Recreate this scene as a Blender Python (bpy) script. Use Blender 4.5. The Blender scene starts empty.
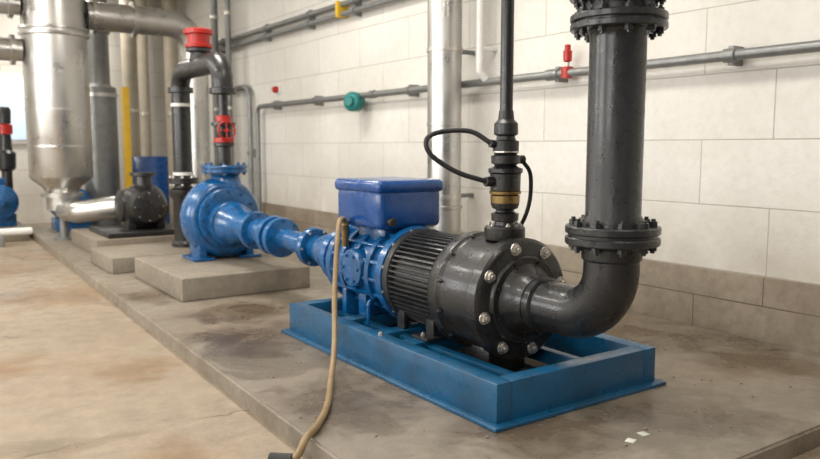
import bpy, bmesh, math, random
from mathutils import Vector, Matrix
random.seed(4)
D = bpy.data
C = bpy.context
COL = C.scene.collection
C.scene.view_settings.view_transform = 'Standard'

# ------------------------------------------------------------------ materials
def nt(name):
    m = D.materials.new(name); m.use_nodes = True
    t = m.node_tree; b = t.nodes['Principled BSDF']
    return m, t, b
def N(t, kind, **kw):
    n = t.nodes.new(kind)
    for k, v in kw.items():
        if k in n.inputs: n.inputs[k].default_value = v
        else: setattr(n, k, v)
    return n
def ramp(t, fac, stops):
    r = t.nodes.new('ShaderNodeValToRGB')
    e = r.color_ramp.elements
    while len(e) < len(stops): e.new(0.5)
    for i, (p, c) in enumerate(stops):
        e[i].position = p
        e[i].color = c if len(c) == 4 else (*c, 1)
    t.links.new(fac, r.inputs[0]); return r.outputs[0]
def noise(t, scale, detail=5, rough=.6, vec=None, dist=0):
    n = N(t, 'ShaderNodeTexNoise', Scale=scale, Detail=detail, Roughness=rough, Distortion=dist)
    if vec is None:
        tc = t.nodes.new('ShaderNodeTexCoord'); vec = tc.outputs['Object']
    t.links.new(vec, n.inputs['Vector']); return n.outputs['Fac']
def mix(t, fac, a, b, mode='MIX'):
    m = t.nodes.new('ShaderNodeMix'); m.data_type = 'RGBA'; m.blend_type = mode
    for s, v in ((0, fac), (6, a), (7, b)):
        if isinstance(v, (int, float)): m.inputs[s].default_value = v
        elif isinstance(v, tuple): m.inputs[s].default_value = v if len(v) == 4 else (*v, 1)
        else: t.links.new(v, m.inputs[s])
    return m.outputs[2]
def math_(t, op, a, b_=0., c=0.):
    n = N(t, 'ShaderNodeMath', operation=op)
    for i, v in enumerate((a, b_, c)):
        if isinstance(v, (int, float)): n.inputs[i].default_value = v
        else: t.links.new(v, n.inputs[i])
    return n.outputs[0]
def bump(t, b, h, strength=.3, dist=.01):
    n = N(t, 'ShaderNodeBump', Strength=strength, Distance=dist)
    t.links.new(h, n.inputs['Height']); t.links.new(n.outputs[0], b.inputs['Normal'])

def paint(name, col, rough=.35, metal=0., dirt=.35, dirtcol=None, scale=9, coat=0., bmp=.15, spec=.5, speck=None):
    m, t, b = nt(name)
    d = dirtcol or tuple(c * .45 for c in col)
    n1 = noise(t, scale, 7, .65)
    f = ramp(t, n1, [(.42, (0, 0, 0)), (.72, (dirt,) * 3)])
    cc = mix(t, f, col, d)
    if speck:   # chipped / dusty spots
        cc = mix(t, ramp(t, noise(t, scale * 4, 8, .75), [(.60, (0, 0, 0)), (.69, (.65,) * 3)]), cc, speck)
    t.links.new(cc, b.inputs['Base Color'])
    b.inputs['Metallic'].default_value = metal
    b.inputs['Specular IOR Level'].default_value = spec
    n2 = noise(t, scale * 2.3, 4)
    r = ramp(t, n2, [(.3, (max(rough - .1, .03),) * 3), (.7, (min(rough + .15, 1),) * 3)])
    t.links.new(r, b.inputs['Roughness'])
    b.inputs['Coat Weight'].default_value = coat
    b.inputs['Coat Roughness'].default_value = .12
    if bmp: bump(t, b, noise(t, 60, 4), bmp, .004)
    return m

BLUE = paint('blue_enamel', (.003, .088, .255), .26, dirt=.75, dirtcol=(.003, .03, .08), coat=.4, speck=(.05, .10, .15))
BLUE_BOX = paint('deep_blue_enamel', (.0015, .058, .235), .22, dirt=.4, dirtcol=(.001, .03, .11), coat=.35, bmp=.05)
BLUE_FR = paint('frame_blue_paint', (.003, .078, .175), .33, dirt=.75, dirtcol=(.006, .035, .07), scale=5, coat=.15, bmp=.3, speck=(.05, .085, .10))
BLACK = paint('black_cast_iron', (.008, .008, .009), .33, .0, dirt=.7, dirtcol=(.025, .023, .02), coat=.2, bmp=.6, speck=(.05, .045, .04))
BLACKP = paint('black_pipe_paint', (.010, .011, .0125), .32, .0, dirt=.6, dirtcol=(.024, .023, .023), coat=.2, bmp=.5)
MOTOR = paint('dark_grey_motor', (.014, .015, .017), .40, .0, dirt=.6, dirtcol=(.042, .039, .034), coat=.1)
STEEL = paint('zinc_bolt', (.58, .55, .5), .3, .85, dirt=.4)
SILVER = paint('galvanised_cladding', (.52, .51, .485), .30, .95, dirt=.35, dirtcol=(.36, .35, .33), scale=1.5, bmp=.0)
GREYP = paint('galvanised_conduit', (.24, .245, .24), .4, .5, dirt=.4)
CREAM = paint('cream_pipe_paint', (.42, .37, .29), .45, dirt=.3)
BRASS = paint('brass', (.34, .24, .1), .35, .9, dirt=.5)
RED = paint('red_enamel', (.42, .015, .01), .35, dirt=.3)
TEAL = paint('teal_plastic', (.0, .17, .16), .35, dirt=.2)
YEL = paint('yellow_paint', (.65, .40, .015), .5, dirt=.3)
RUBBER = paint('black_rubber', (.012, .012, .013), .5, dirt=.2)
HOSE = paint('tan_rubber_hose', (.27, .185, .09), .42, dirt=.6, dirtcol=(.12, .08, .04), scale=14)
WHITEP = paint('white_plastic', (.72, .71, .68), .4, dirt=.2)
PAPER = paint('paper', (.62, .64, .54), .6, dirt=.3)

def concrete(name, base, dark, stain, wet=0., sc=1., rough=.6, wetlo=.5, crack=0., blobs=(), blobcol=(.4, .34, .27), blobrough=.22):
    m, t, b = nt(name)
    a = noise(t, .9 * sc, 8, .62); c = noise(t, 7 * sc, 8, .7); s = noise(t, .55 * sc, 6, .6, dist=.6)
    fine = noise(t, 90 * sc, 3, .6)
    col = mix(t, ramp(t, a, [(.35, (0, 0, 0)), (.68, (1, 1, 1))]), base, dark)
    col = mix(t, ramp(t, s, [(.48, (0, 0, 0)), (.66, (.8,) * 3)]), col, stain)
    col = mix(t, ramp(t, c, [(.35, (.0,) * 3), (.75, (.75,) * 3)]), col, tuple(x * .48 for x in base))
    col = mix(t, ramp(t, fine, [(.52, (0, 0, 0)), (.8, (.5,) * 3)]), col, tuple(x * .32 for x in base))
    col = mix(t, ramp(t, noise(t, 22 * sc, 8, .8), [(.59, (0, 0, 0)), (.70, (.6,) * 3)]), col, tuple(min(1, x * 1.4) for x in base))
    rg = ramp(t, c, [(.3, (rough - .12,) * 3), (.7, (rough + .12,) * 3)])
    tc = t.nodes.new('ShaderNodeTexCoord')
    if crack:
        vo = N(t, 'ShaderNodeTexVoronoi', Scale=.45); vo.feature = 'DISTANCE_TO_EDGE'
        nz = N(t, 'ShaderNodeTexNoise', Scale=3., Detail=6)
        t.links.new(tc.outputs['Object'], nz.inputs['Vector'])
        vm = N(t, 'ShaderNodeVectorMath', operation='MULTIPLY_ADD'); t.links.new(nz.outputs['Color'], vm.inputs[0]); vm.inputs[1].default_value = (.35,) * 3; t.links.new(tc.outputs['Object'], vm.inputs[2])
        t.links.new(vm.outputs[0], vo.inputs['Vector'])
        cf = ramp(t, vo.outputs['Distance'], [(.0015, (crack,) * 3), (.006, (0, 0, 0))])
        msk = ramp(t, noise(t, .8, 3), [(.47, (0, 0, 0)), (.53, (1, 1, 1))])
        col = mix(t, mix(t, 1., cf, msk, 'MULTIPLY'), col, (.08, .05, .03))
    if wet:
        w = noise(t, .75, 6, .6, dist=.4)
        wf = ramp(t, w, [(wetlo, (0, 0, 0)), (wetlo + .025, (.6,) * 3), (wetlo + .13, (1, 1, 1))])
        col = mix(t, wf, col, mix(t, wet, col, (.42, .36, .29), 'MULTIPLY'))
        rg = mix(t, wf, rg, (.2, .2, .2))
    if blobs:   # leaked water and rust marks around the equipment
        acc = None
        for (x, y, r_) in blobs:
            d = N(t, 'ShaderNodeVectorMath', operation='DISTANCE'); t.links.new(tc.outputs['Object'], d.inputs[0]); d.inputs[1].default_value = (x, y, 0)
            v_ = math_(t, 'MULTIPLY_ADD', d.outputs['Value'], -1. / r_, 1.)
            acc = v_ if acc is None else math_(t, 'MAXIMUM', acc, v_)
        v_ = math_(t, 'ADD', math_(t, 'MULTIPLY', acc, .55), math_(t, 'MULTIPLY_ADD', noise(t, 2.2, 8, .7, dist=.5), 2.2, -1.1))
        bf = ramp(t, v_, [(.04, (0, 0, 0)), (.2, (.4,) * 3), (.55, (.95,) * 3)])
        lim = ramp(t, acc, [(.0, (0, 0, 0)), (.3, (1, 1, 1))])
        bf = mix(t, 1., bf, lim, 'MULTIPLY')
        col = mix(t, bf, col, mix(t, 1., col, blobcol, 'MULTIPLY'))
        rg = mix(t, bf, rg, (blobrough,) * 3)
    t.links.new(col, b.inputs['Base Color']); t.links.new(rg, b.inputs['Roughness'])
    bump(t, b, mix(t, .35, c, fine), .4, .008)
    return m
FLOORM = concrete('tan_concrete_floor', (.345, .275, .20), (.285, .225, .162), (.30, .195, .115), .3, 1., .5, .56, .8,
                  blobs=((1.2, 7.6, .7), (1.25, 4.75, .4), (.4, 5.4, .5), (1.0, 9.6, .6), (1.0, 3.3, .35), (3.4, .9, .9)), blobcol=(.82, .66, .50), blobrough=.4)
PLATM = concrete('grey_concrete_plinth', (.275, .235, .185), (.20, .17, .132), (.205, .15, .095), .6, 1.1, .5, .55,
                 blobs=((2.0, 3.3, .6), (1.95, 4.7, .65), (2.35, 2.35, .55), (3.95, 3.5, .95), (4.3, 2.6, .6), (2.3, 5.5, .7), (3.2, 2.2, .5), (2.75, 3.2, .9), (1.75, 6.6, .5)), blobcol=(.46, .39, .31))
BLOCKM = concrete('pad_concrete', (.29, .25, .195), (.205, .175, .135), (.18, .14, .095), 0, 2.5, .7)

def wallmat(name, axis, low=False):
    m, t, b = nt(name)
    tc = t.nodes.new('ShaderNodeTexCoord'); sp = t.nodes.new('ShaderNodeSeparateXYZ')
    t.links.new(tc.outputs['Object'], sp.inputs[0])
    cb = t.nodes.new('ShaderNodeCombineXYZ')
    t.links.new(math_(t, 'ADD', sp.outputs[axis], -.09 + 10.6), cb.inputs[0]); t.links.new(math_(t, 'ADD', sp.outputs[2], -.43 + 9.2), cb.inputs[1])
    br = t.nodes.new('ShaderNodeTexBrick')
    t.links.new(cb.outputs[0], br.inputs['Vector'])
    br.offset = .5
    for k, v in (('Scale', 1.), ('Mortar Size', .006), ('Mortar Smooth', .5), ('Bias', 0.), ('Brick Width', 1.06), ('Row Height', .46 if not low else .9)):
        br.inputs[k].default_value = v
    if low:
        c1, c2, mo = (.36, .305, .235, 1), (.29, .245, .185, 1), (.12, .095, .07, 1)
    else:
        c1, c2, mo = (.73, .71, .665, 1), (.68, .66, .615, 1), (.43, .405, .36, 1)
    br.inputs['Color1'].default_value = c1; br.inputs['Color2'].default_value = c2; br.inputs['Mortar'].default_value = mo
    a = noise(t, 1.3, 7, .65); f = noise(t, 14, 6, .7)
    col = mix(t, ramp(t, a, [(.4, (0, 0, 0)), (.72, ((.95 if low else .5),) * 3)]), br.outputs['Color'], (.17, .13, .09) if low else (.56, .53, .465))
    col = mix(t, ramp(t, f, [(.45, (0, 0, 0)), (.8, ((.65 if low else .28),) * 3)]), col, (.14, .11, .08) if low else (.45, .42, .37))
    if not low:
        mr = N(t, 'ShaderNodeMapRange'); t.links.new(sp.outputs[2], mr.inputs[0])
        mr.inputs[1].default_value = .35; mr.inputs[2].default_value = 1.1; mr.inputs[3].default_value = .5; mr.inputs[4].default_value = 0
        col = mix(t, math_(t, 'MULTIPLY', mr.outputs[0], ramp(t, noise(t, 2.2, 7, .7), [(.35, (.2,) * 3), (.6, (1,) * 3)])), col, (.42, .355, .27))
    t.links.new(col, b.inputs['Base Color']); b.inputs['Roughness'].default_value = .65
    bump(t, b, math_(t, 'MULTIPLY_ADD', br.outputs['Fac'], -1., f), .35, .01)
    return m

# ------------------------------------------------------------------ geometry helpers
TOP = []
def grp(name):
    e = D.objects.new(name, None); e.empty_display_size = .1; COL.objects.link(e); TOP.append(e); return e
def finish(bm, name, mat, par, smooth=True, ang=35):
    bmesh.ops.remove_doubles(bm, verts=bm.verts, dist=1e-5)
    bmesh.ops.recalc_face_normals(bm, faces=bm.faces)
    me = D.meshes.new(name); bm.to_mesh(me); bm.free()
    me.materials.append(mat)
    if smooth:
        for p in me.polygons: p.use_smooth = True
        try: me.set_sharp_from_angle(angle=math.radians(ang))
        except Exception: pass
    o = D.objects.new(name, me); COL.objects.link(o)
    if par is None: TOP.append(o)
    else: o.parent = par
    return o
def rot(d): return Vector(d).normalized().to_track_quat('Z', 'Y').to_matrix().to_4x4()
def lathe(par, name, p0, d, prof, mat, seg=56, ang=35):
    """prof = [(distance along axis, radius)...]"""
    M = Matrix.Translation(Vector(p0)) @ rot(d)
    bm = bmesh.new(); rings = []
    prof = [(prof[0][0], 0)] + list(prof) + [(prof[-1][0], 0)]
    for (z, r) in prof:
        if r < 1e-6: rings.append([bm.verts.new(M @ Vector((0, 0, z)))])
        else: rings.append([bm.verts.new(M @ Vector((r * math.cos(2 * math.pi * i / seg), r * math.sin(2 * math.pi * i / seg), z))) for i in range(seg)])
    for a, b in zip(rings, rings[1:]):
        if len(a) == 1 and len(b) == 1: continue
        for i in range(seg):
            j = (i + 1) % seg
            if len(a) == 1: bm.faces.new((a[0], b[i], b[j]))
            elif len(b) == 1: bm.faces.new((a[i], b[0], a[j]))
            else:
                bm.faces.new((a[i], b[i], b[j], a[j]))
    return finish(bm, name, mat, par, ang=ang)
def seg_cyl(par, name, p0, p1, r, mat, ch=None, seg=40):
    p0 = Vector(p0); p1 = Vector(p1); L = (p1 - p0).length
    c = min(r * .12, L * .2) if ch is None else ch
    return lathe(par, name, p0, p1 - p0, [(0, r - c), (c, r), (L - c, r), (L, r - c)], mat, seg)
def box(par, name, lo, hi, mat, bev=.006, segs=2, M=None):
    lo = Vector(lo); hi = Vector(hi); bm = bmesh.new()
    bmesh.ops.create_cube(bm, size=1)
    s = hi - lo; c = (hi + lo) / 2
    for v in bm.verts: v.co = Vector((v.co.x * s.x, v.co.y * s.y, v.co.z * s.z)) + c
    if bev: bmesh.ops.bevel(bm, geom=list(bm.edges), offset=min(bev, min(s) * .45), segments=segs, affect='EDGES', profile=.5)
    if M: bm.transform(M)
    return finish(bm, name, mat, par, ang=40)
def fillet(pts, R, n=10):
    pts = [Vector(p) for p in pts]; out = [pts[0]]
    for i in range(1, len(pts) - 1):
        a, p, b = pts[i - 1], pts[i], pts[i + 1]
        u = (a - p).normalized(); v = (b - p).normalized()
        th = math.acos(max(-1, min(1, u.dot(v))))
        if th > 3.1: out.append(p); continue
        d = min(R / math.tan(th / 2), (a - p).length * .49 if i > 1 else (a - p).length * .98, (b - p).length * .49 if i < len(pts) - 2 else (b - p).length * .98)
        r = d * math.tan(th / 2)
        cen = p + (u + v).normalized() * (r / math.sin(th / 2))
        s = p + u * d - cen; e = p + v * d - cen; tot = s.angle(e)
        ax = s.cross(e).normalized()
        for k in range(n + 1): out.append(cen + Matrix.Rotation(tot * k / n, 3, ax) @ s)
    out.append(pts[-1]); return out
def catmull(pts, n=8):
    P = [Vector(p) for p in pts]; P = [P[0] * 2 - P[1]] + P + [P[-1] * 2 - P[-2]]; o = []
    for i in range(1, len(P) - 2):
        for k in range(n):
            t = k / n; a, b, c, d = P[i - 1:i + 3]
            o.append(.5 * ((2 * b) + (c - a) * t + (2 * a - 5 * b + 4 * c - d) * t * t + (3 * b - a - 3 * c + d) * t ** 3))
    o.append(P[-2]); return o
def sweep(par, name, path, r, mat, seg=32):
    path = [Vector(p) for p in path]
    q = [path[0]]
    for p in path[1:]:
        if (p - q[-1]).length > 1e-4: q.append(p)
    path = q
    bm = bmesh.new(); rings = []; T0 = None; nrm = None
    for i, p in enumerate(path):
        T = ((path[min(i + 1, len(path) - 1)] - p).normalized() + (p - path[max(i - 1, 0)]).normalized()).normalized()
        if nrm is None: nrm = T.orthogonal().normalized()
        else:
            q = T0.rotation_difference(T); nrm = (q @ nrm); nrm = (nrm - T * nrm.dot(T)).normalized()
        T0 = T; bn = T.cross(nrm)
        rings.append([bm.verts.new(p + r * (math.cos(2 * math.pi * k / seg) * nrm + math.sin(2 * math.pi * k / seg) * bn)) for k in range(seg)])
    for a, b in zip(rings, rings[1:]):
        for k in range(seg): bm.faces.new((a[k], b[k], b[(k + 1) % seg], a[(k + 1) % seg]))
    bm.faces.new(rings[0]); bm.faces.new(rings[-1])
    return finish(bm, name, mat, par)
def pipe(par, name, pts, r, mat, R=None, seg=32): return sweep(par, name, fillet(pts, R or r * 2, 12), r, mat, seg)
def bolts(par, c, d, R, n, r, h, mat, ph=0., name='bolts', both=0., washer=False):
    bm = bmesh.new(); M = Matrix.Translation(Vector(c)) @ rot(d)
    for i in range(n):
        a = 2 * math.pi * (i + ph) / n
        parts = [(0, h, r)] + ([(-both - h, h, r), (-both - h * 1.5, both + h * 3, r * .5)] if both else [(h, h * .45, r * .5)])
        if washer: parts.append((-.001, h * .25, r * 1.35))
        for (z0, hh, rad) in parts:
            res = bmesh.ops.create_cone(bm, cap_ends=True, segments=6 if rad == r else 14, radius1=rad, radius2=rad * .94, depth=hh)
            for v in res['verts']: v.co = M @ (v.co + Vector((R * math.cos(a), R * math.sin(a), z0 + hh / 2)))
    return finish(bm, name, mat, par, smooth=False)
def flange(par, c, d, R, th, n, mat, bm_=None, br=None, gap=.008, ph=.5, name='flange'):
    """bolted pair of flanges centred on c"""
    d = Vector(d).normalized(); c = Vector(c); b = th * .15
    p = [(-th - gap / 2, R - b), (-th - gap / 2 + b, R), (-gap / 2 - b, R), (-gap / 2, R - b), (-gap / 2, R * .93), (gap / 2, R * .93), (gap / 2, R - b), (gap / 2 + b, R), (gap / 2 + th - b, R), (gap / 2 + th, R - b)]
    lathe(par, name, c, d, p, mat)
    br = br or R * .09
    bolts(par, c + d * (gap / 2 + th), d, R * .83, n, br, br * 1.1, bm_ or STEEL, ph, name + '_bolts', both=2 * th + gap)
def ribs(par, name, c, d, r0, r1, L, n, mat, w=.35):
    """finned barrel"""
    M = Matrix.Translation(Vector(c)) @ rot(d); bm = bmesh.new(); pts = []
    for i in range(n):
        a = 2 * math.pi * i / n; s = 2 * math.pi / n
        for f, r in ((-.5 * w, r0), (-.38 * w, r1), (.38 * w, r1), (.5 * w, r0)):
            pts.append((r * math.cos(a + f * s), r * math.sin(a + f * s)))
    A = [bm.verts.new(M @ Vector((x, y, 0))) for x, y in pts]; B = [bm.verts.new(M @ Vector((x, y, L))) for x, y in pts]
    k = len(pts)
    for i in range(k): bm.faces.new((A[i], B[i], B[(i + 1) % k], A[(i + 1) % k]))
    bm.faces.new(A); bm.faces.new(B)
    return finish(bm, name, mat, par, smooth=False)
def torus(par, name, c, d, R, r, mat, seg=40, s2=12):
    M = Matrix.Translation(Vector(c)) @ rot(d); bm = bmesh.new(); g = []
    for i in range(seg):
        a = 2 * math.pi * i / seg
        g.append([bm.verts.new(M @ Vector(((R + r * math.cos(2 * math.pi * k / s2)) * math.cos(a), (R + r * math.cos(2 * math.pi * k / s2)) * math.sin(a), r * math.sin(2 * math.pi * k / s2)))) for k in range(s2)])
    for i in range(seg):
        for k in range(s2): bm.faces.new((g[i][k], g[(i + 1) % seg][k], g[(i + 1) % seg][(k + 1) % s2], g[i][(k + 1) % s2]))
    return finish(bm, name, mat, par)
def volute(par, name, c, R, t0, t1, mat, dep=1.15):
    """scroll casing in the XZ plane growing to the outlet"""
    bm = bmesh.new(); g = []; n = 64; s2 = 20; c = Vector(c)
    for i in range(n + 1):
        a = 2 * math.pi * i / n; t = t0 + (t1 - t0) * i / n
        e = Vector((math.cos(a), 0, math.sin(a)))
        g.append([bm.verts.new(c + e * (R + t * .8 * math.cos(2 * math.pi * k / s2)) + Vector((0, 1, 0)) * t * dep * math.sin(2 * math.pi * k / s2)) for k in range(s2)])
    for i in range(n):
        for k in range(s2): bm.faces.new((g[i][k], g[i + 1][k], g[i + 1][(k + 1) % s2], g[i][(k + 1) % s2]))
    bm.faces.new(g[0]); bm.faces.new(g[-1])
    return finish(bm, name, mat, par)
def wheel(par, c, d, R, mat, name='handwheel'):
    torus(par, name, c, d, R, R * .1, mat)
    M = rot(d)
    for i in range(4):
        e = M @ Vector((math.cos(i * math.pi / 2), math.sin(i * math.pi / 2), 0))
        seg_cyl(par, name + '_spoke', Vector(c), Vector(c) + e * R, R * .07, mat, seg=10)
    seg_cyl(par, name + '_hub', Vector(c) - Vector(d).normalized() * R * .12, Vector(c) + Vector(d).normalized() * R * .2, R * .2, mat, seg=16)

# ------------------------------------------------------------------ room
X0, X1, Y0, Y1, ZF, ZC = -4., 4.8, -3., 15., -.1, 4.2
ZT = ZC - .002
box(None, 'floor', (X0, Y0, ZF - .2), (X1, Y1, ZF), FLOORM, 0)
box(None, 'ceiling', (X0 - .2, Y0, ZC), (X1 + .2, Y1 + .2, ZC + .2), WHITEP, 0)
box(None, 'wall_right', (X1, Y0, ZF - .2), (X1 + .2, Y1 + .2, ZC), wallmat('white_block_wall', 1), 0)
box(None, 'wall_back', (X0 - .2, Y1, ZF - .2), (X1, Y1 + .2, ZC), wallmat('white_block_wall_back', 0), 0)
box(None, 'wall_left', (X0 - .2, Y0, ZF - .2), (X0, Y1, ZC), wallmat('white_block_wall_left', 1), 0)
box(None, 'baseboard_right', (X1 - .025, Y0, ZF), (X1, Y1, .43), wallmat('rough_plinth_course', 1, True), .008)
bm = bmesh.new()
P = [(1.4 + .025 * 1.7, 1.7), (X1 - .03, 1.7), (X1 - .03, 14.2), (1.4 + .025 * 14.2, 14.2)]
lo = [bm.verts.new((x, y, ZF)) for x, y in P]; hi = [bm.verts.new((x, y, 0)) for x, y in P]
bm.faces.new(lo[::-1]); top = bm.faces.new(hi)
for i in range(4): bm.faces.new((lo[i], lo[(i + 1) % 4], hi[(i + 1) % 4], hi[i]))
bmesh.ops.bevel(bm, geom=[e for e in top.edges], offset=.012, segments=3, affect='EDGES')
finish(bm, 'concrete_plinth', PLATM, None, ang=60)

w = grp('window_1')
box(w, 'frame', (.9, Y1 - .06, 1.35), (2.1, Y1 - .005, 2.6), WHITEP, .01)
m, t, b = nt('window_daylight'); b.inputs['Base Color'].default_value = (.5, .65, .8, 1); b.inputs['Roughness'].default_value = .1
b.inputs['Emission Color'].default_value = (.75, .88, 1, 1); b.inputs['Emission Strength'].default_value = .6
box(w, 'pane', (.98, Y1 - .075, 1.43), (1.46, Y1 - .06, 2.52), m, .003)
box(w, 'pane', (1.54, Y1 - .075, 1.43), (2.02, Y1 - .06, 2.52), m, .003)

# ------------------------------------------------------------------ blue steel base frame
f = grp('steel_base_frame')
fx0, fx1, fy0, fy1, fh = 2.24, 3.39, 2.54, 4.74, .21
wd = .095
def rail(x0, y0, x1, y1):
    box(f, 'rail_web', (x0, y0, .012), (x1, y1, fh), BLUE_FR, .005)
rail(fx0, fy0, fx0 + wd, fy1); rail(fx1 - wd, fy0, fx1, fy1)
rail(fx0 + wd, fy0 + .001, fx1 - wd, fy0 + wd); rail(fx0 + wd, fy1 - wd, fx1 - wd, fy1)
e = .045
box(f, 'bottom_lip', (fx0 - e, fy0 - e, 0), (fx0 + wd, fy1 + e, .02), BLUE_FR, .004)
box(f, 'bottom_lip', (fx1 - wd, fy0 - e, 0), (fx1 + e, fy1 + e, .02), BLUE_FR, .004)
box(f, 'bottom_lip', (fx0 + wd, fy0 - e, 0), (fx1 - wd, fy0 + wd, .02), BLUE_FR, .004)
box(f, 'bottom_lip', (fx0 + wd, fy1 - wd, 0), (fx1 - wd, fy1 + e, .02), BLUE_FR, .004)
for y in (3.50, 3.80, 4.24):
    box(f, 'cross_member', (fx0 + wd, y, .08), (fx1 - wd, y + .12, .16), BLUE_FR, .006)
box(f, 'inner_rail', (fx0 + .3, fy0 + wd, .06), (fx0 + .36, fy1 - wd, .14), BLUE_FR, .006)
box(f, 'inner_rail', (fx1 - .36, fy0 + wd, .06), (fx1 - .30, fy1 - wd, .14), BLUE_FR, .006)
bolts(f, (2.815, 3.62, fh), (0, 0, 1), .525, 2, .016, .014, STEEL, 0)

# ------------------------------------------------------------------ pump motor unit
AX, AZ = 2.81, .468
mo = grp('electric_pump_motor')
def ly(par, name, y, prof, mat, x=AX, z=AZ, seg=64, ang=35):
    return lathe(par, name, (x, 0, z), (0, 1, 0), prof, mat, seg, ang)
ly(mo, 'end_bell', 0, [(2.975, .155), (2.975, .31), (2.98, .322), (2.995, .337), (3.055, .340), (3.065, .333), (3.068, .32), (3.30, .32), (3.315, .325), (3.33, .34), (3.40, .34), (3.43, .325), (3.46, .29)], BLACK)
ly(mo, 'cover_ring', 0, [(2.955, .19), (2.955, .235), (2.965, .245), (2.98, .25)], BLACK)
ly(mo, 'nozzle_boss', 0, [(2.85, .13), (2.85, .146), (2.87, .15), (2.91, .165), (2.945, .19), (2.96, .205)], BLACK)
bolts(mo, (AX, 2.975, AZ), (0, -1, 0), .29, 8, .026, .024, STEEL, .3, washer=True)
bolts(mo, (AX, 2.955, AZ), (0, -1, 0), .215, 8, .010, .01, BLACK, .5)
bolts(mo, (AX, 3.33, AZ), (0, -1, 0), .33, 12, .012, .02, BLACK, .5)
ly(mo, 'barrel_core', 0, [(3.4, .262), (4.0, .262)], MOTOR)
ribs(mo, 'cooling_fins', (AX, 3.44, AZ), (0, 1, 0), .255, .298, .46, 56, MOTOR, .4)
ly(mo, 'barrel_end_ring', 0, [(3.88, .28), (3.89, .306), (3.945, .306), (3.95, .285)], MOTOR)
for y in (3.5, 3.81):
    for s in (-1, 1):
        box(mo, 'foot', (AX + s * .2 - .02, y + .01, .16), (AX + s * .2 + .02, y + .09, .30), MOTOR, .008)
for s in (-1, 1):
    box(mo, 'foot_plate', (AX + s * .22 - .07, 3.48, .16), (AX + s * .22 + .07, 3.64, .18), MOTOR, .005)
    bolts(mo, (AX + s * .26, 3.56, .18), (0, 0, 1), .0, 1, .014, .016, STEEL)
box(mo, 'bell_support', (AX - .14, 3.10, .03), (AX + .14, 3.26, .18), BLACK, .012)
box(mo, 'bell_support_plate', (AX - .19, 3.06, .0), (AX + .19, 3.30, .035), BLACK, .006)
# blue bearing housing
ly(mo, 'bearing_housing', 0, [(3.945, .28), (3.95, .315), (4.01, .318), (4.025, .30), (4.03, .268), (4.14, .266), (4.14, .292), (4.19, .292), (4.19, .264), (4.33, .262), (4.33, .288), (4.38, .288), (4.38, .26), (4.5, .258), (4.5, .285), (4.54, .285), (4.54, .255), (4.64, .25), (4.65, .275), (4.66, .29), (4.72, .29), (4.73, .27), (4.78, .24), (4.86, .2), (4.93, .17)], BLUE)
bolts(mo, (AX, 3.95, AZ), (0, -1, 0), .303, 12, .012, .012, STEEL, .5)
for a in range(0, 360, 24):
    r = math.radians(a); M = Matrix.Translation((AX, 0, AZ)) @ Matrix.Rotation(r, 4, 'Y')
    box(mo, 'housing_rib', (-.012, 4.03, .2), (.012, 4.66, .288), BLUE, .004, M=M)
for s in (-1, 1):
    box(mo, 'housing_foot', (AX + s * .2 - .04, 4.25, .16), (AX + s * .2 + .04, 4.35, .34), BLUE, .012)
box(mo, 'housing_pedestal', (AX - .25, 4.5, .02), (AX + .25, 4.56, .32), BLUE, .015)
box(mo, 'housing_pedestal_foot', (AX - .28, 4.46, .0), (AX + .28, 4.6, .03), BLUE, .006)
lathe(mo, 'side_inspection_cover', (AX - .2, 4.34, AZ + .02), (-1, 0, 0), [(0, .13), (.09, .13), (.1, .125), (.105, .11)], BLUE)
bolts(mo, (AX - .305, 4.34, AZ + .02), (-1, 0, 0), .095, 6, .012, .01, BLUE)
box(mo, 'terminal_neck', (AX - .16, 4.14, .62), (AX + .16, 4.48, .77), BLUE, .02)
box(mo, 'terminal_box', (2.545, 4.03, .765), (3.045, 4.60, 1.03), BLUE_BOX, .045, 4)
box(mo, 'terminal_box_lid', (2.53, 4.015, 1.0), (3.06, 4.615, 1.085), BLUE_BOX, .035, 4)
seg_cyl(mo, 'cable_gland', (2.62, 4.03, .82), (2.62, 3.98, .82), .028, BLACK, seg=16)
seg_cyl(mo, 'hose_connector', (2.56, 4.50, .62), (2.54, 4.46, .76), .026, BRASS)
seg_cyl(mo, 'hose_connector_elbow', (2.66, 4.52, .6), (2.555, 4.50, .62), .022, BLUE)
pipe(mo, 'drain_line', [(2.6, 4.15, .3), (2.5, 4.1, .3), (2.5, 4.1, .14)], .014, BLUE)

sp = grp('blue_spool_pipe')
px, pz = 2.68, .61
p0 = Vector((AX, 4.93, AZ + .005)); p1 = Vector((px + .02, 6.9, pz - .05)); dd = p1 - p0; L = dd.length
lathe(sp, 'spool_body', p0, dd, [(0, .16), (.0, .2), (.05, .205), (.055, .19), (.06, .165), (.12, .16), (.2, .15), (.36, .105), (.44, .1), (.44, .15), (.455, .158), (.5, .158), (.51, .15), (.515, .09), (.98, .088), (.99, .12), (1.0, .17), (1.05, .175), (1.06, .16), (1.065, .13), (1.12, .128), (1.125, .17), (1.18, .175), (1.19, .165), (1.2, .12), (1.46, .118), (1.47, .17), (1.53, .175), (1.54, .165), (1.56, .135), (1.7, .14), (1.85, .17), (1.92, .2), (L, .21)], BLUE)
dn = dd.normalized()
bolts(sp, p0 + dn * 0.0, -dn, .18, 8, .014, .012, BLUE)
bolts(sp, p0 + dn * .44, -dn, .135, 6, .012, .012, STEEL)
bolts(sp, p0 + dn * 1.0, -dn, .15, 8, .014, .014, BLUE)
bolts(sp, p0 + dn * 1.47, -dn, .15, 8, .014, .014, BLUE)

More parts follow.
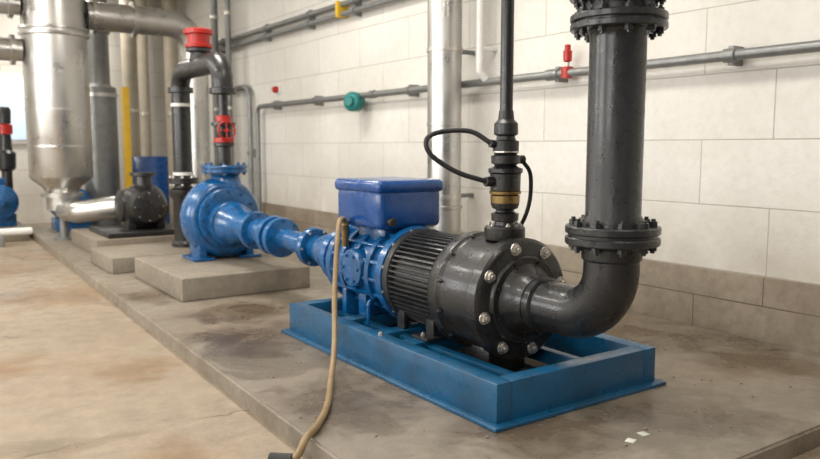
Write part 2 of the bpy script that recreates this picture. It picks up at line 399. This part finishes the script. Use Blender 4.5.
# ------------------------------------------------------------------ black elbow & riser
r = grp('black_riser_pipe')
YR = 2.375
pipe(r, 'elbow', [(AX, 2.86, AZ), (AX, YR, AZ), (AX, YR, .82)], .132, BLACKP, R=.25, seg=56)
lathe(r, 'elbow_collar', (AX, 2.79, AZ), (0, 1, 0), [(0, .135), (.01, .148), (.05, .15), (.06, .14)], BLACKP)
lathe(r, 'elbow_collar', (AX, YR, .76), (0, 0, 1), [(0, .132), (.01, .142), (.06, .145), (.075, .16)], BLACKP)
flange(r, (AX, YR, .885), (0, 0, 1), .222, .038, 10, BLACKP, BLACKP, .022, gap=.014)
lathe(r, 'riser', (AX, YR, .91), (0, 0, 1), [(0, .15), (.04, .15), (.07, .13), (.89, .13), (.92, .135), (.95, .16), (.96, .16)], BLACKP)
flange(r, (AX, YR, 1.87), (0, 0, 1), .22, .032, 10, BLACKP, BLACKP, .02)
lathe(r, 'reducer', (AX, YR, 1.90), (0, 0, 1), [(0, .16), (.05, .155), (.08, .155), (.1, .16)], BLACKP)
flange(r, (AX, YR, 2.01), (0, 0, 1), .225, .032, 10, BLACKP, BLACKP, .02)
lathe(r, 'upper_riser', (AX, YR, 2.04), (0, 0, 1), [(0, .16), (.1, .135), (ZT - 2.04, .135)], BLACKP)

# ------------------------------------------------------------------ thin riser with valve stack
v = grp('air_release_riser')
vx, vy = 2.82, 3.15
def lz(par, name, prof, mat, x=vx, y=vy, seg=40): return lathe(par, name, (x, y, 0), (0, 0, 1), prof, mat, seg)
lz(v, 'base_cap', [(.775, .05), (.785, .11), (.80, .115), (.85, .115), (.862, .105), (.865, .06), (.9, .055)], BLACK)
bolts(v, (vx, vy, .86), (0, 0, 1), .088, 6, .012, .014, STEEL)
lz(v, 'ball_valve', [(.88, .045), (.89, .075), (.93, .078), (.94, .055), (.95, .05), (.96, .072), (.985, .08), (.99, .08)], BLACK)
lz(v, 'brass_union', [(.985, .06), (.99, .08), (1.03, .083), (1.035, .07), (1.04, .088), (1.055, .09), (1.06, .07)], BRASS)
lz(v, 'pressure_body', [(1.055, .065), (1.06, .084), (1.15, .086), (1.16, .096), (1.18, .096), (1.19, .07), (1.2, .06), (1.21, .08), (1.25, .082), (1.26, .06)], BLACK)
lz(v, 'coupling', [(1.25, .05), (1.27, .072), (1.33, .074), (1.34, .055), (1.36, .05), (1.37, .068), (1.43, .066), (1.45, .045), (1.5, .04)], MOTOR)
lz(v, 'silver_ring', [(1.268, .05), (1.269, .075), (1.277, .075), (1.278, .05)], STEEL)
lz(v, 'riser_tube', [(1.48, .036), (ZT, .036)], BLACKP)
seg_cyl(v, 'side_boss', (vx - .02, vy, 1.11), (vx - .13, vy + .02, 1.11), .028, BLACK)
seg_cyl(v, 'side_boss', (vx + .02, vy, 1.3), (vx - .1, vy + .02, 1.32), .022, BLACK)
seg_cyl(v, 'side_boss', (vx, vy, 1.23), (vx + .12, vy - .02, 1.23), .024, BLACK)
sweep(v, 'sensor_cable', catmull([(vx - .09, vy + .02, 1.32), (vx - .17, vy + .10, 1.385), (vx - .30, vy + .18, 1.385), (vx - .41, vy + .18, 1.345), (vx - .40, vy + .16, 1.26), (vx - .27, vy + .1, 1.165), (vx - .12, vy + .02, 1.11)]), .014, RUBBER, 12)
sweep(v, 'sensor_cable', catmull([(vx + .1, vy - .02, 1.23), (vx + .16, vy - .03, 1.15), (vx + .17, vy - .02, 1.0), (vx + .14, vy, .88), (vx + .12, vy + .06, .8), (vx + .1, vy + .1, .74)]), .012, RUBBER, 12)

# ------------------------------------------------------------------ tan hose
h = grp('drain_hose')
hp = [(2.54, 4.46, .75), (2.50, 4.42, .815), (2.43, 4.35, .80), (2.37, 4.27, .68), (2.33, 4.22, .55), (2.25, 4.1, .34), (2.12, 3.87, .12), (1.92, 3.55, .022), (1.72, 3.22, .02), (1.55, 3.0, .02), (1.44, 2.9, .016), (1.395, 2.875, -.03), (1.36, 2.9, -.08)]
sweep(h, 'hose', catmull(hp, 10), .0175, HOSE, 16)
seg_cyl(h, 'end_coupling', (1.37, 2.89, -.068), (1.29, 2.96, -.068), .032, RUBBER)
seg_cyl(h, 'ferrule', (2.545, 4.465, .735), (2.525, 4.445, .785), .024, BRASS)

# ------------------------------------------------------------------ concrete pads
def pad(x0, x1, y0, y1, hh): box(None, 'concrete_pad', (x0, y0, 0), (x1, y1, hh), BLOCKM, .012, 3)
pad(1.95, 3.15, 6.2, 7.7, .2)
pad(1.80, 2.95, 7.98, 9.0, .17)
pad(1.95, 3.2, 9.35, 10.9, .2)

# ------------------------------------------------------------------ blue centrifugal pump
p = grp('centrifugal_pump')
PY = 7.2
volute(p, 'scroll_casing', (px, PY, pz), .305, .10, .14, BLUE, 1.5)
lathe(p, 'casing_body', (px, 0, pz), (0, 1, 0), [(6.99, .19), (6.99, .28), (7.0, .295), (7.05, .30), (7.06, .32), (7.1, .345), (7.3, .345), (7.34, .32), (7.36, .26), (7.45, .24), (7.5, .2), (7.68, .14)], BLUE)
bolts(p, (px, 6.99, pz), (0, -1, 0), .265, 12, .016, .016, BLUE)
lathe(p, 'suction_boss', (px, 0, pz - .05), (0, 1, 0), [(6.90, .2), (6.91, .215), (6.96, .22), (7.02, .22)], BLUE)
lathe(p, 'outlet_neck', (px + .05, PY, 0), (0, 0, 1), [(.84, .18), (.99, .15), (1.03, .13), (1.06, .135)], BLUE)
flange(p, (px + .05, PY, 1.085), (0, 0, 1), .225, .032, 8, BLUE, BLUE, .017)
for s in (-1, 1):
    box(p, 'foot', (px + s * .24 - .1, 7.02, .2), (px + s * .24 + .1, 7.42, .23), BLUE, .008)
    box(p, 'leg', (px + s * .24 - .04, 7.06, .22), (px + s * .24 + .04, 7.36, .42), BLUE, .012)
lathe(p, 'rear_bearing_frame', (px, 0, pz), (0, 1, 0), [(7.45, .19), (7.5, .17), (7.62, .15), (7.64, .12)], BLACK)

g = grp('discharge_pipe')
ZB = 2.14; dx = px + .05
lathe(g, 'lower_spool', (dx, PY, 0), (0, 0, 1), [(1.122, .09), (1.14, .07), (1.3, .07), (1.31, .1), (1.34, .1), (1.35, .07), (1.4, .085), (1.5, .085), (1.51, .12), (1.54, .12), (1.55, .06), (1.62, .06)], BLACK)
lathe(g, 'red_bonnet', (dx, PY, 0), (0, 0, 1), [(1.34, .06), (1.345, .1), (1.39, .1), (1.395, .06)], RED)
wheel(g, (dx - .02, PY - .13, 1.46), (0, -1, 0.1), .085, RED)
lathe(g, 'red_actuator', (dx, PY, 0), (0, 0, 1), [(1.5, .05), (1.51, .075), (1.6, .075), (1.62, .04)], RED)
lathe(g, 'gauge_tube', (dx, PY, 0), (0, 0, 1), [(1.6, .045), (1.85, .045)], BLACK)
pipe(g, 'top_bend', [(dx, PY, 1.83), (dx, PY, ZB), (dx, 8.5, ZB), (dx, 8.5, .75)], .105, BLACK, R=.2, seg=36)
lathe(g, 'bend_cap', (dx, PY, 0), (0, 0, 1), [(1.81, .08), (1.82, .13), (1.87, .13), (1.88, .11)], BLACK)
lathe(g, 'bend_cap', (dx, 8.5, 0), (0, 0, 1), [(1.90, .11), (1.905, .14), (1.96, .14), (1.965, .11)], BLACK)
for z in (1.75, .98): lathe(g, 'white_band', (dx, 8.5, 0), (0, 0, 1), [(z, .1), (z + .001, .112), (z + .035, .112), (z + .036, .1)], WHITEP)
flange(g, (dx, 8.5, .92), (0, 0, 1), .17, .03, 8, BLACK, STEEL)
lathe(g, 'lower_bend', (dx, 8.5, 0), (0, 0, 1), [(.172, .15), (.21, .15), (.24, .12), (.7, .12), (.76, .16), (.82, .16), (.84, .11)], BLACK)
lathe(g, 'valve_bonnet', (dx, 7.85, 0), (0, 0, 1), [(ZB + .06, .1), (ZB + .14, .09), (ZB + .15, .13), (ZB + .18, .13)], BLACK)
lathe(g, 'red_valve_cap', (dx, 7.85, 0), (0, 0, 1), [(2.32, .1), (2.33, .14), (2.36, .145), (2.37, .115), (2.46, .12), (2.47, .15), (2.51, .155), (2.52, .13)], RED)

# ------------------------------------------------------------------ black pump behind
k = grp('black_pump')
kx, ky, kz = 2.62, 9.75, .56
box(k, 'baseplate', (2.1, 9.42, .2), (3.1, 10.5, .27), BLACK, .01)
volute(k, 'scroll_casing', (kx, ky, kz), .22, .08, .12, BLACK)
lathe(k, 'casing_body', (kx, 0, kz), (0, 1, 0), [(9.5, .12), (9.52, .2), (9.6, .24), (9.66, .27), (9.84, .27), (9.95, .22), (10.1, .2), (10.45, .19), (10.5, .14)], BLACK)
bolts(k, (kx, 9.53, kz), (0, -1, 0), .17, 8, .016, .016, STEEL)
lathe(k, 'side_cover', (kx - .2, ky + .1, kz), (-1, 0, 0), [(0, .2), (.08, .2), (.1, .16), (.12, .1)], BLACK)
for s in (-1, 1): box(k, 'leg', (kx + s * .18 - .05, 9.65, .26), (kx + s * .18 + .05, 9.9, .45), BLACK, .01)
lathe(k, 'outlet', (kx, ky, 0), (0, 0, 1), [(.78, .11), (.93, .1), (.94, .16), (.98, .16)], BLACK)

# ------------------------------------------------------------------ silver separator tank, ducts
s = grp('steel_separator_tank')
tx, ty = 1.97, 11.5
lathe(s, 'shell', (tx, ty, 0), (0, 0, 1), [(.42, .21), (.62, .21), (.66, .21), (.74, .25), (.86, .40), (.90, .415), (2.80, .415), (2.81, .45), (2.84, .455), (2.85, .43), (2.88, .43), (2.89, .455), (2.92, .45), (2.93, .415), (3.45, .415), (3.46, .45), (3.52, .45), (3.53, .415), (ZT, .415)], SILVER, 64)
for z in (1.3, 1.8, 2.3): lathe(s, 'band', (tx, ty, z), (0, 0, 1), [(0, .41), (.001, .421), (.025, .421), (.026, .41)], SILVER, 64)
lathe(s, 'outlet_flange', (tx, ty, 0), (0, 0, 1), [(.6, .2), (.605, .27), (.66, .27), (.665, .2)], SILVER)
pipe(s, 'outlet_pipe', [(tx, ty, .62), (tx, ty, .42), (2.05, 10.9, .42), (2.55, 10.62, .5)], .15, SILVER, R=.2)
lathe(s, 'outlet_stand', (tx, ty, 0), (0, 0, 1), [(0, .14), (.02, .14), (.021, .06), (.3, .06)], GREYP, 24)
du = grp('steel_air_duct')
pipe(du, 'duct', [(tx + .42, ty, 3.14), (3.92, ty, 3.14), (3.92, ty, 0)], .2, SILVER, R=.4, seg=40)
for x in (2.45, 3.0): lathe(du, 'collar', (x, ty, 3.14), (1, 0, 0), [(0, .2), (.005, .25), (.06, .25), (.065, .2)], SILVER)
for z in (2.6, 1.8, 1.0): lathe(du, 'collar', (3.92, ty, z), (0, 0, 1), [(0, .2), (.002, .21), (.04, .21), (.042, .2)], SILVER)
db = grp('steel_branch_pipe')
pipe(db, 'branch', [(tx - .42, ty, 3.2), (-3.99, ty, 3.2)], .14, SILVER)
for x in (tx - .5, -.4): lathe(db, 'collar', (x, ty, 3.2), (-1, 0, 0), [(0, .14), (.005, .19), (.06, .19), (.065, .14)], SILVER)
db = grp('steel_branch_pipe')
pipe(db, 'branch', [(tx - .42, ty, 2.6), (-3.99, ty, 2.6)], .15, SILVER)
for x in (tx - .5, -.4): lathe(db, 'collar', (x, ty, 2.6), (-1, 0, 0), [(0, .15), (.005, .2), (.06, .2), (.065, .15)], SILVER)
s = grp('insulated_column')
lathe(s, 'shell', (2.84, 13, 0), (0, 0, 1), [(0, .27), (2.25, .27), (2.27, .22), (2.32, .16), (3.1, .16), (3.11, .21), (3.2, .21), (3.21, .16), (ZT, .16)], GREYP)
lathe(s, 'collar', (2.84, 13, 2.1), (0, 0, 1), [(0, .27), (.002, .29), (.06, .29), (.062, .27)], SILVER)
for (x, y, rr, mt) in ((4.5, 14.5, .13, CREAM), (4.0, 14.6, .1, CREAM), (3.5, 13.6, .13, CREAM), (3.25, 14.3, .08, GREYP), (4.55, 12.3, .06, GREYP), (4.57, 11.75, .045, GREYP)):
    q = grp('vertical_pipe'); lathe(q, 'tube', (x, y, 0), (0, 0, 1), [(0, rr), (ZT, rr)], mt, 24)
    for z in (.6, 1.9, 3.4): lathe(q, 'clamp', (x, y, z), (0, 0, 1), [(0, rr), (.001, rr + .015), (.05, rr + .015), (.051, rr)], STEEL, 24)
q = grp('yellow_guard_post')
box(q, 'post', (2.93, 11.85, .0), (3.03, 11.95, 2.2), YEL, .01); box(q, 'base', (2.86, 11.8, 0), (3.1, 12.0, .02), YEL, .003)
def bgmotor(x, y, z0, d, r_, L, mat):
    q = grp('electric_motor'); d = Vector(d); c = Vector((x, y, z0 + r_ + .12))
    ribs(q, 'fins', c, d, r_ * .88, r_, L * .7, 36, mat, .45)
    lathe(q, 'fan_cover', c + d * L * .7, d, [(0, r_ * .95), (L * .22, r_ * .95), (L * .26, r_ * .8)], mat)
    lathe(q, 'end_bell', c, -d, [(0, r_), (.04, r_), (.1, r_ * .6), (.16, r_ * .2), (.28, r_ * .15)], mat)
    box(q, 'terminal_box', c + Vector((-.12, -.12, r_ * .8)) + d * L * .35, c + Vector((.12, .12, r_ * 1.35)) + d * L * .35, mat, .02)
    s_ = d * L * .35
    box(q, 'feet', c + s_ - Vector((r_ * .9, r_ * .9, r_ + .12)), c + s_ + Vector((r_ * .9, r_ * .9, -r_ * .75)), mat, .01)
    return q
bgmotor(3.1, 11.0, .0, (0, 1, 0), .2, .6, BLUE)
q = grp('control_cabinet'); box(q, 'body', (3.14, 12.25, 0.05), (3.70, 12.65, 1.15), BLUE_BOX, .02); box(q, 'door', (3.17, 12.23, .1), (3.67, 12.25, 1.1), BLUE_BOX, .008); box(q, 'plinth', (3.18, 12.29, 0), (3.66, 12.6, .05), BLACK, .004); box(q, 'handle', (3.20, 12.21, .6), (3.22, 12.23, .72), STEEL, .003)
bgmotor(1.3, 12.7, .101, (0, 1, 0), .26, .9, BLUE)
box(None, 'motor_pad', (.95, 12.45, ZF), (1.65, 13.5, .1), BLOCKM, .01)
bgmotor(2.3, 12.5, 0, (0, 1, 0), .28, .8, BLUE)
q = grp('fire_pump_valve')
lathe(q, 'body', (1.56, 13.9, 0), (0, 0, 1), [(ZF, .16), (-.04, .16), (-.02, .08), (.9, .08), (.95, .14), (1.2, .15), (1.25, .1), (1.5, .09)], BLACK)
lathe(q, 'red_actuator', (1.56, 13.9, 0), (0, 0, 1), [(1.5, .06), (1.51, .12), (1.66, .12), (1.68, .06)], RED)
lathe(q, 'black_head', (1.56, 13.9, 0), (0, 0, 1), [(1.68, .1), (1.9, .11), (1.95, .08)], BLACK)
q = grp('drain_rail')
seg_cyl(q, 'rail', (-1.5, 11.95, .10), (1.62, 11.95, .10), .05, WHITEP)
for x in (-1.2, 0, 1.2): box(q, 'support', (x, 11.91, ZF), (x + .06, 11.99, .06), GREYP, .004)

# ------------------------------------------------------------------ right-wall services
def clamp(par, x, y, z, rr):
    box(par, 'wall_bracket', (x, y - .02, z - rr - .03), (X1 - .001, y + .02, z + rr + .03), GREYP, .003)
    lathe(par, 'saddle', (x, y - .03, z), (0, 1, 0), [(0, rr), (.002, rr + .012), (.058, rr + .012), (.06, rr)], GREYP, 20)
q = grp('wall_water_pipe')
WX = 4.68
seg_cyl(q, 'tube', (WX, -2.8, 1.91), (WX, 10.55, 1.91), .036, GREYP, seg=24)
pipe(q, 'tube_drop', [(WX, 10.5, 1.91), (WX, 10.9, 1.91), (WX, 10.9, .0)], .034, GREYP, R=.1)
for y in (0.5, 3.0, 4.6, 6.8, 9.0, 10.3): clamp(q, WX, y, 1.91, .034)
for y in (2.95, 4.62, 7.5): lathe(q, 'coupling', (WX, y, 1.91), (0, 1, 0), [(0, .034), (.005, .048), (.09, .048), (.095, .034)], GREYP, 24)
lathe(q, 'red_flow_switch', (4.72, 10.35, 2.14), (-1, 0, 0), [(-.05, .05), (0, .05), (.03, .035)], RED, 24); box(q, 'switch_back_box', (4.76, 10.29, 2.08), (X1 - .001, 10.41, 2.2), WHITEP, .006)  # red alarm beacon on the wall, grouped with the water pipe
q = grp('red_drain_valve')
yv = 4.48
lathe(q, 'tee', (WX, yv, 0), (0, 0, 1), [(1.865, .03), (1.87, .05), (1.96, .05), (1.965, .03)], RED, 24)
lathe(q, 'stem', (WX, yv, 0), (0, 0, 1), [(1.96, .018), (2.03, .018)], STEEL, 16)
lathe(q, 'knob', (WX, yv, 0), (0, 0, 1), [(2.0, .02), (2.01, .035), (2.09, .038), (2.1, .025), (2.14, .025), (2.145, .015)], RED, 24)
q = grp('teal_pressure_switch')
lathe(q, 'body', (WX - .02, 7.9, 1.84), (-1, -.5, 0), [(-.05, .1), (-.02, .115), (.1, .115), (.12, .1), (.13, .06), (.17, .05)], TEAL)
lathe(q, 'mount', (WX, 7.9, 1.8), (0, 0, 1), [(0, .03), (.1, .03)], TEAL, 16)
for zz in (3.05, 2.93):
    q = grp('wall_conduit')
    seg_cyl(q, 'tube', (WX + .03, 3.0, zz), (WX + .03, 13.5, zz), .035, GREYP, seg=20)
    for y in (4, 6, 8, 9.2, 10.6, 12.4): clamp(q, WX + .03, y, zz, .035)
q = grp('yellow_cable_clip')
box(q, 'clip', (WX - .04, 8.3, 2.89), (X1 - .001, 8.36, 3.09), YEL, .01)
q = grp('conduit_drop')
pipe(q, 'tube', [(4.72, 12.9, 2.25), (4.72, 11.3, 2.25), (4.72, 11.3, .0)], .04, GREYP, R=.2)
clamp(q, 4.72, 11.3, 1.2, .04)
q = grp('galvanised_standpipe')
SX = 4.44
lathe(q, 'shell', (SX, 5.85, 0), (0, 0, 1), [(0, .1), (.42, .1), (.43, .2), (.47, .2), (.48, .165), (.7, .165), (.705, .18), (.73, .18), (.735, .165), (1.5, .165), (1.505, .172), (1.53, .172), (1.535, .165), (ZT, .165)], SILVER, 48)
for z in (.8, 2.2, 3.4):
    lathe(q, 'strap', (SX, 5.85, z), (0, 0, 1), [(0, .165), (.001, .175), (.04, .175), (.041, .165)], STEEL, 48); box(q, 'bracket', (SX + .1, 5.83, z), (X1 - .001, 5.87, z + .04), GREYP, .003)
q = grp('white_drop_pipe')
pipe(q, 'tube', [(4.60, 5.52, ZT), (4.60, 5.52, 2.0), (4.66, 5.50, 1.93)], .033, WHITEP, R=.04, seg=20)
for z in (2.2, 3.3): box(q, 'clip', (4.6, 5.50, z), (X1 - .001, 5.54, z + .04), WHITEP, .003)

for i, (x, y) in enumerate(((2.62, 2.06), (2.76, 2.08))):
    box(None, 'paper_scrap', (x, y, 0.0), (x + .045, y + .04, .004), PAPER, .001, M=Matrix.Translation((x, y, 0)) @ Matrix.Rotation(.4 + i, 4, 'Z') @ Matrix.Translation((-x, -y, 0)))
bm = bmesh.new()
for i in range(150):
    x = random.uniform(1.55, 4.2); y = random.uniform(1.8, 5.6)
    if 2.15 < x < 3.46 and 2.45 < y < 4.82: continue
    s_ = random.uniform(.003, .009)
    rr = bmesh.ops.create_icosphere(bm, subdivisions=1, radius=s_)
    for vv in rr['verts']: vv.co = Vector((vv.co.x * random.uniform(.8, 1.6), vv.co.y, vv.co.z * .5)) + Vector((x, y, s_ * .48))
finish(bm, 'concrete_grit', BLOCKM, None, smooth=False)

# ------------------------------------------------------------------ lights
m, t, b = nt('lamp_diffuser'); b.inputs['Emission Color'].default_value = (1, .95, .87, 1); b.inputs['Emission Strength'].default_value = 3
def fill_lamp(x, y, e):  # out-of-view ceiling fixtures, added to light the room
    q = grp('ceiling_light')
    box(q, 'housing', (x - .35, y - .75, ZC - .08), (x + .35, y + .75, ZC - .001), WHITEP, .01)
    box(q, 'diffuser', (x - .32, y - .72, ZC - .09), (x + .32, y + .72, ZC - .079), m, 0)
    l = D.lights.new('lamp', 'AREA'); l.shape = 'RECTANGLE'; l.size = .64; l.size_y = 1.44; l.energy = e; l.color = (1, .955, .875)
    o = D.objects.new('lamp', l); COL.objects.link(o); o.parent = q; o.location = (x, y, ZC - .11)
for y, e in ((.5, 45), (4., 66), (7.5, 80), (13.4, 85)):
    fill_lamp(2.6, y, e); fill_lamp(-.8, y, e * 1.05)
fill_lamp(-.8, 9.7, 80)
def added_window(i, y, e):  # unseen left-wall windows, added to carry soft light from that side
    q = grp('window_%d' % i)
    box(q, 'frame', (X0 + .001, y - 1.3, 1.0), (X0 + .06, y + 1.3, 3.2), WHITEP, .01)
    mm, tt, bb = nt('daylight_pane'); bb.inputs['Emission Color'].default_value = (.9, .95, 1, 1); bb.inputs['Emission Strength'].default_value = 2
    box(q, 'pane', (X0 + .06, y - 1.2, 1.1), (X0 + .07, y + 1.2, 3.1), mm, 0)
    l = D.lights.new('daylight', 'AREA'); l.shape = 'RECTANGLE'; l.size = 2.0; l.size_y = 2.4; l.energy = e; l.color = (1, .985, .96)
    o = D.objects.new('daylight', l); COL.objects.link(o); o.parent = q; o.location = (X0 + .1, y, 2.1); o.rotation_euler = (0, -math.pi / 2, 0)
added_window(2, .8, 85); added_window(3, 5.0, 120); added_window(4, 9.2, 130)
W = D.worlds.new('world'); C.scene.world = W; W.use_nodes = True
W.node_tree.nodes['Background'].inputs[0].default_value = (1, .97, .93, 1); W.node_tree.nodes['Background'].inputs[1].default_value = .28

for o in TOP: o.location.z += .1
cam = D.cameras.new('camera'); co = D.objects.new('camera', cam); COL.objects.link(co)
cam.sensor_width = 36; cam.lens = 750 / 820 * 36
co.location = (0, 0, 1.4); co.rotation_euler = (math.radians(90 - 6.28), 0, math.radians(-34.6))
cam.dof.use_dof = True; cam.dof.focus_distance = 4.1; cam.dof.aperture_fstop = 1.8
C.scene.camera = co
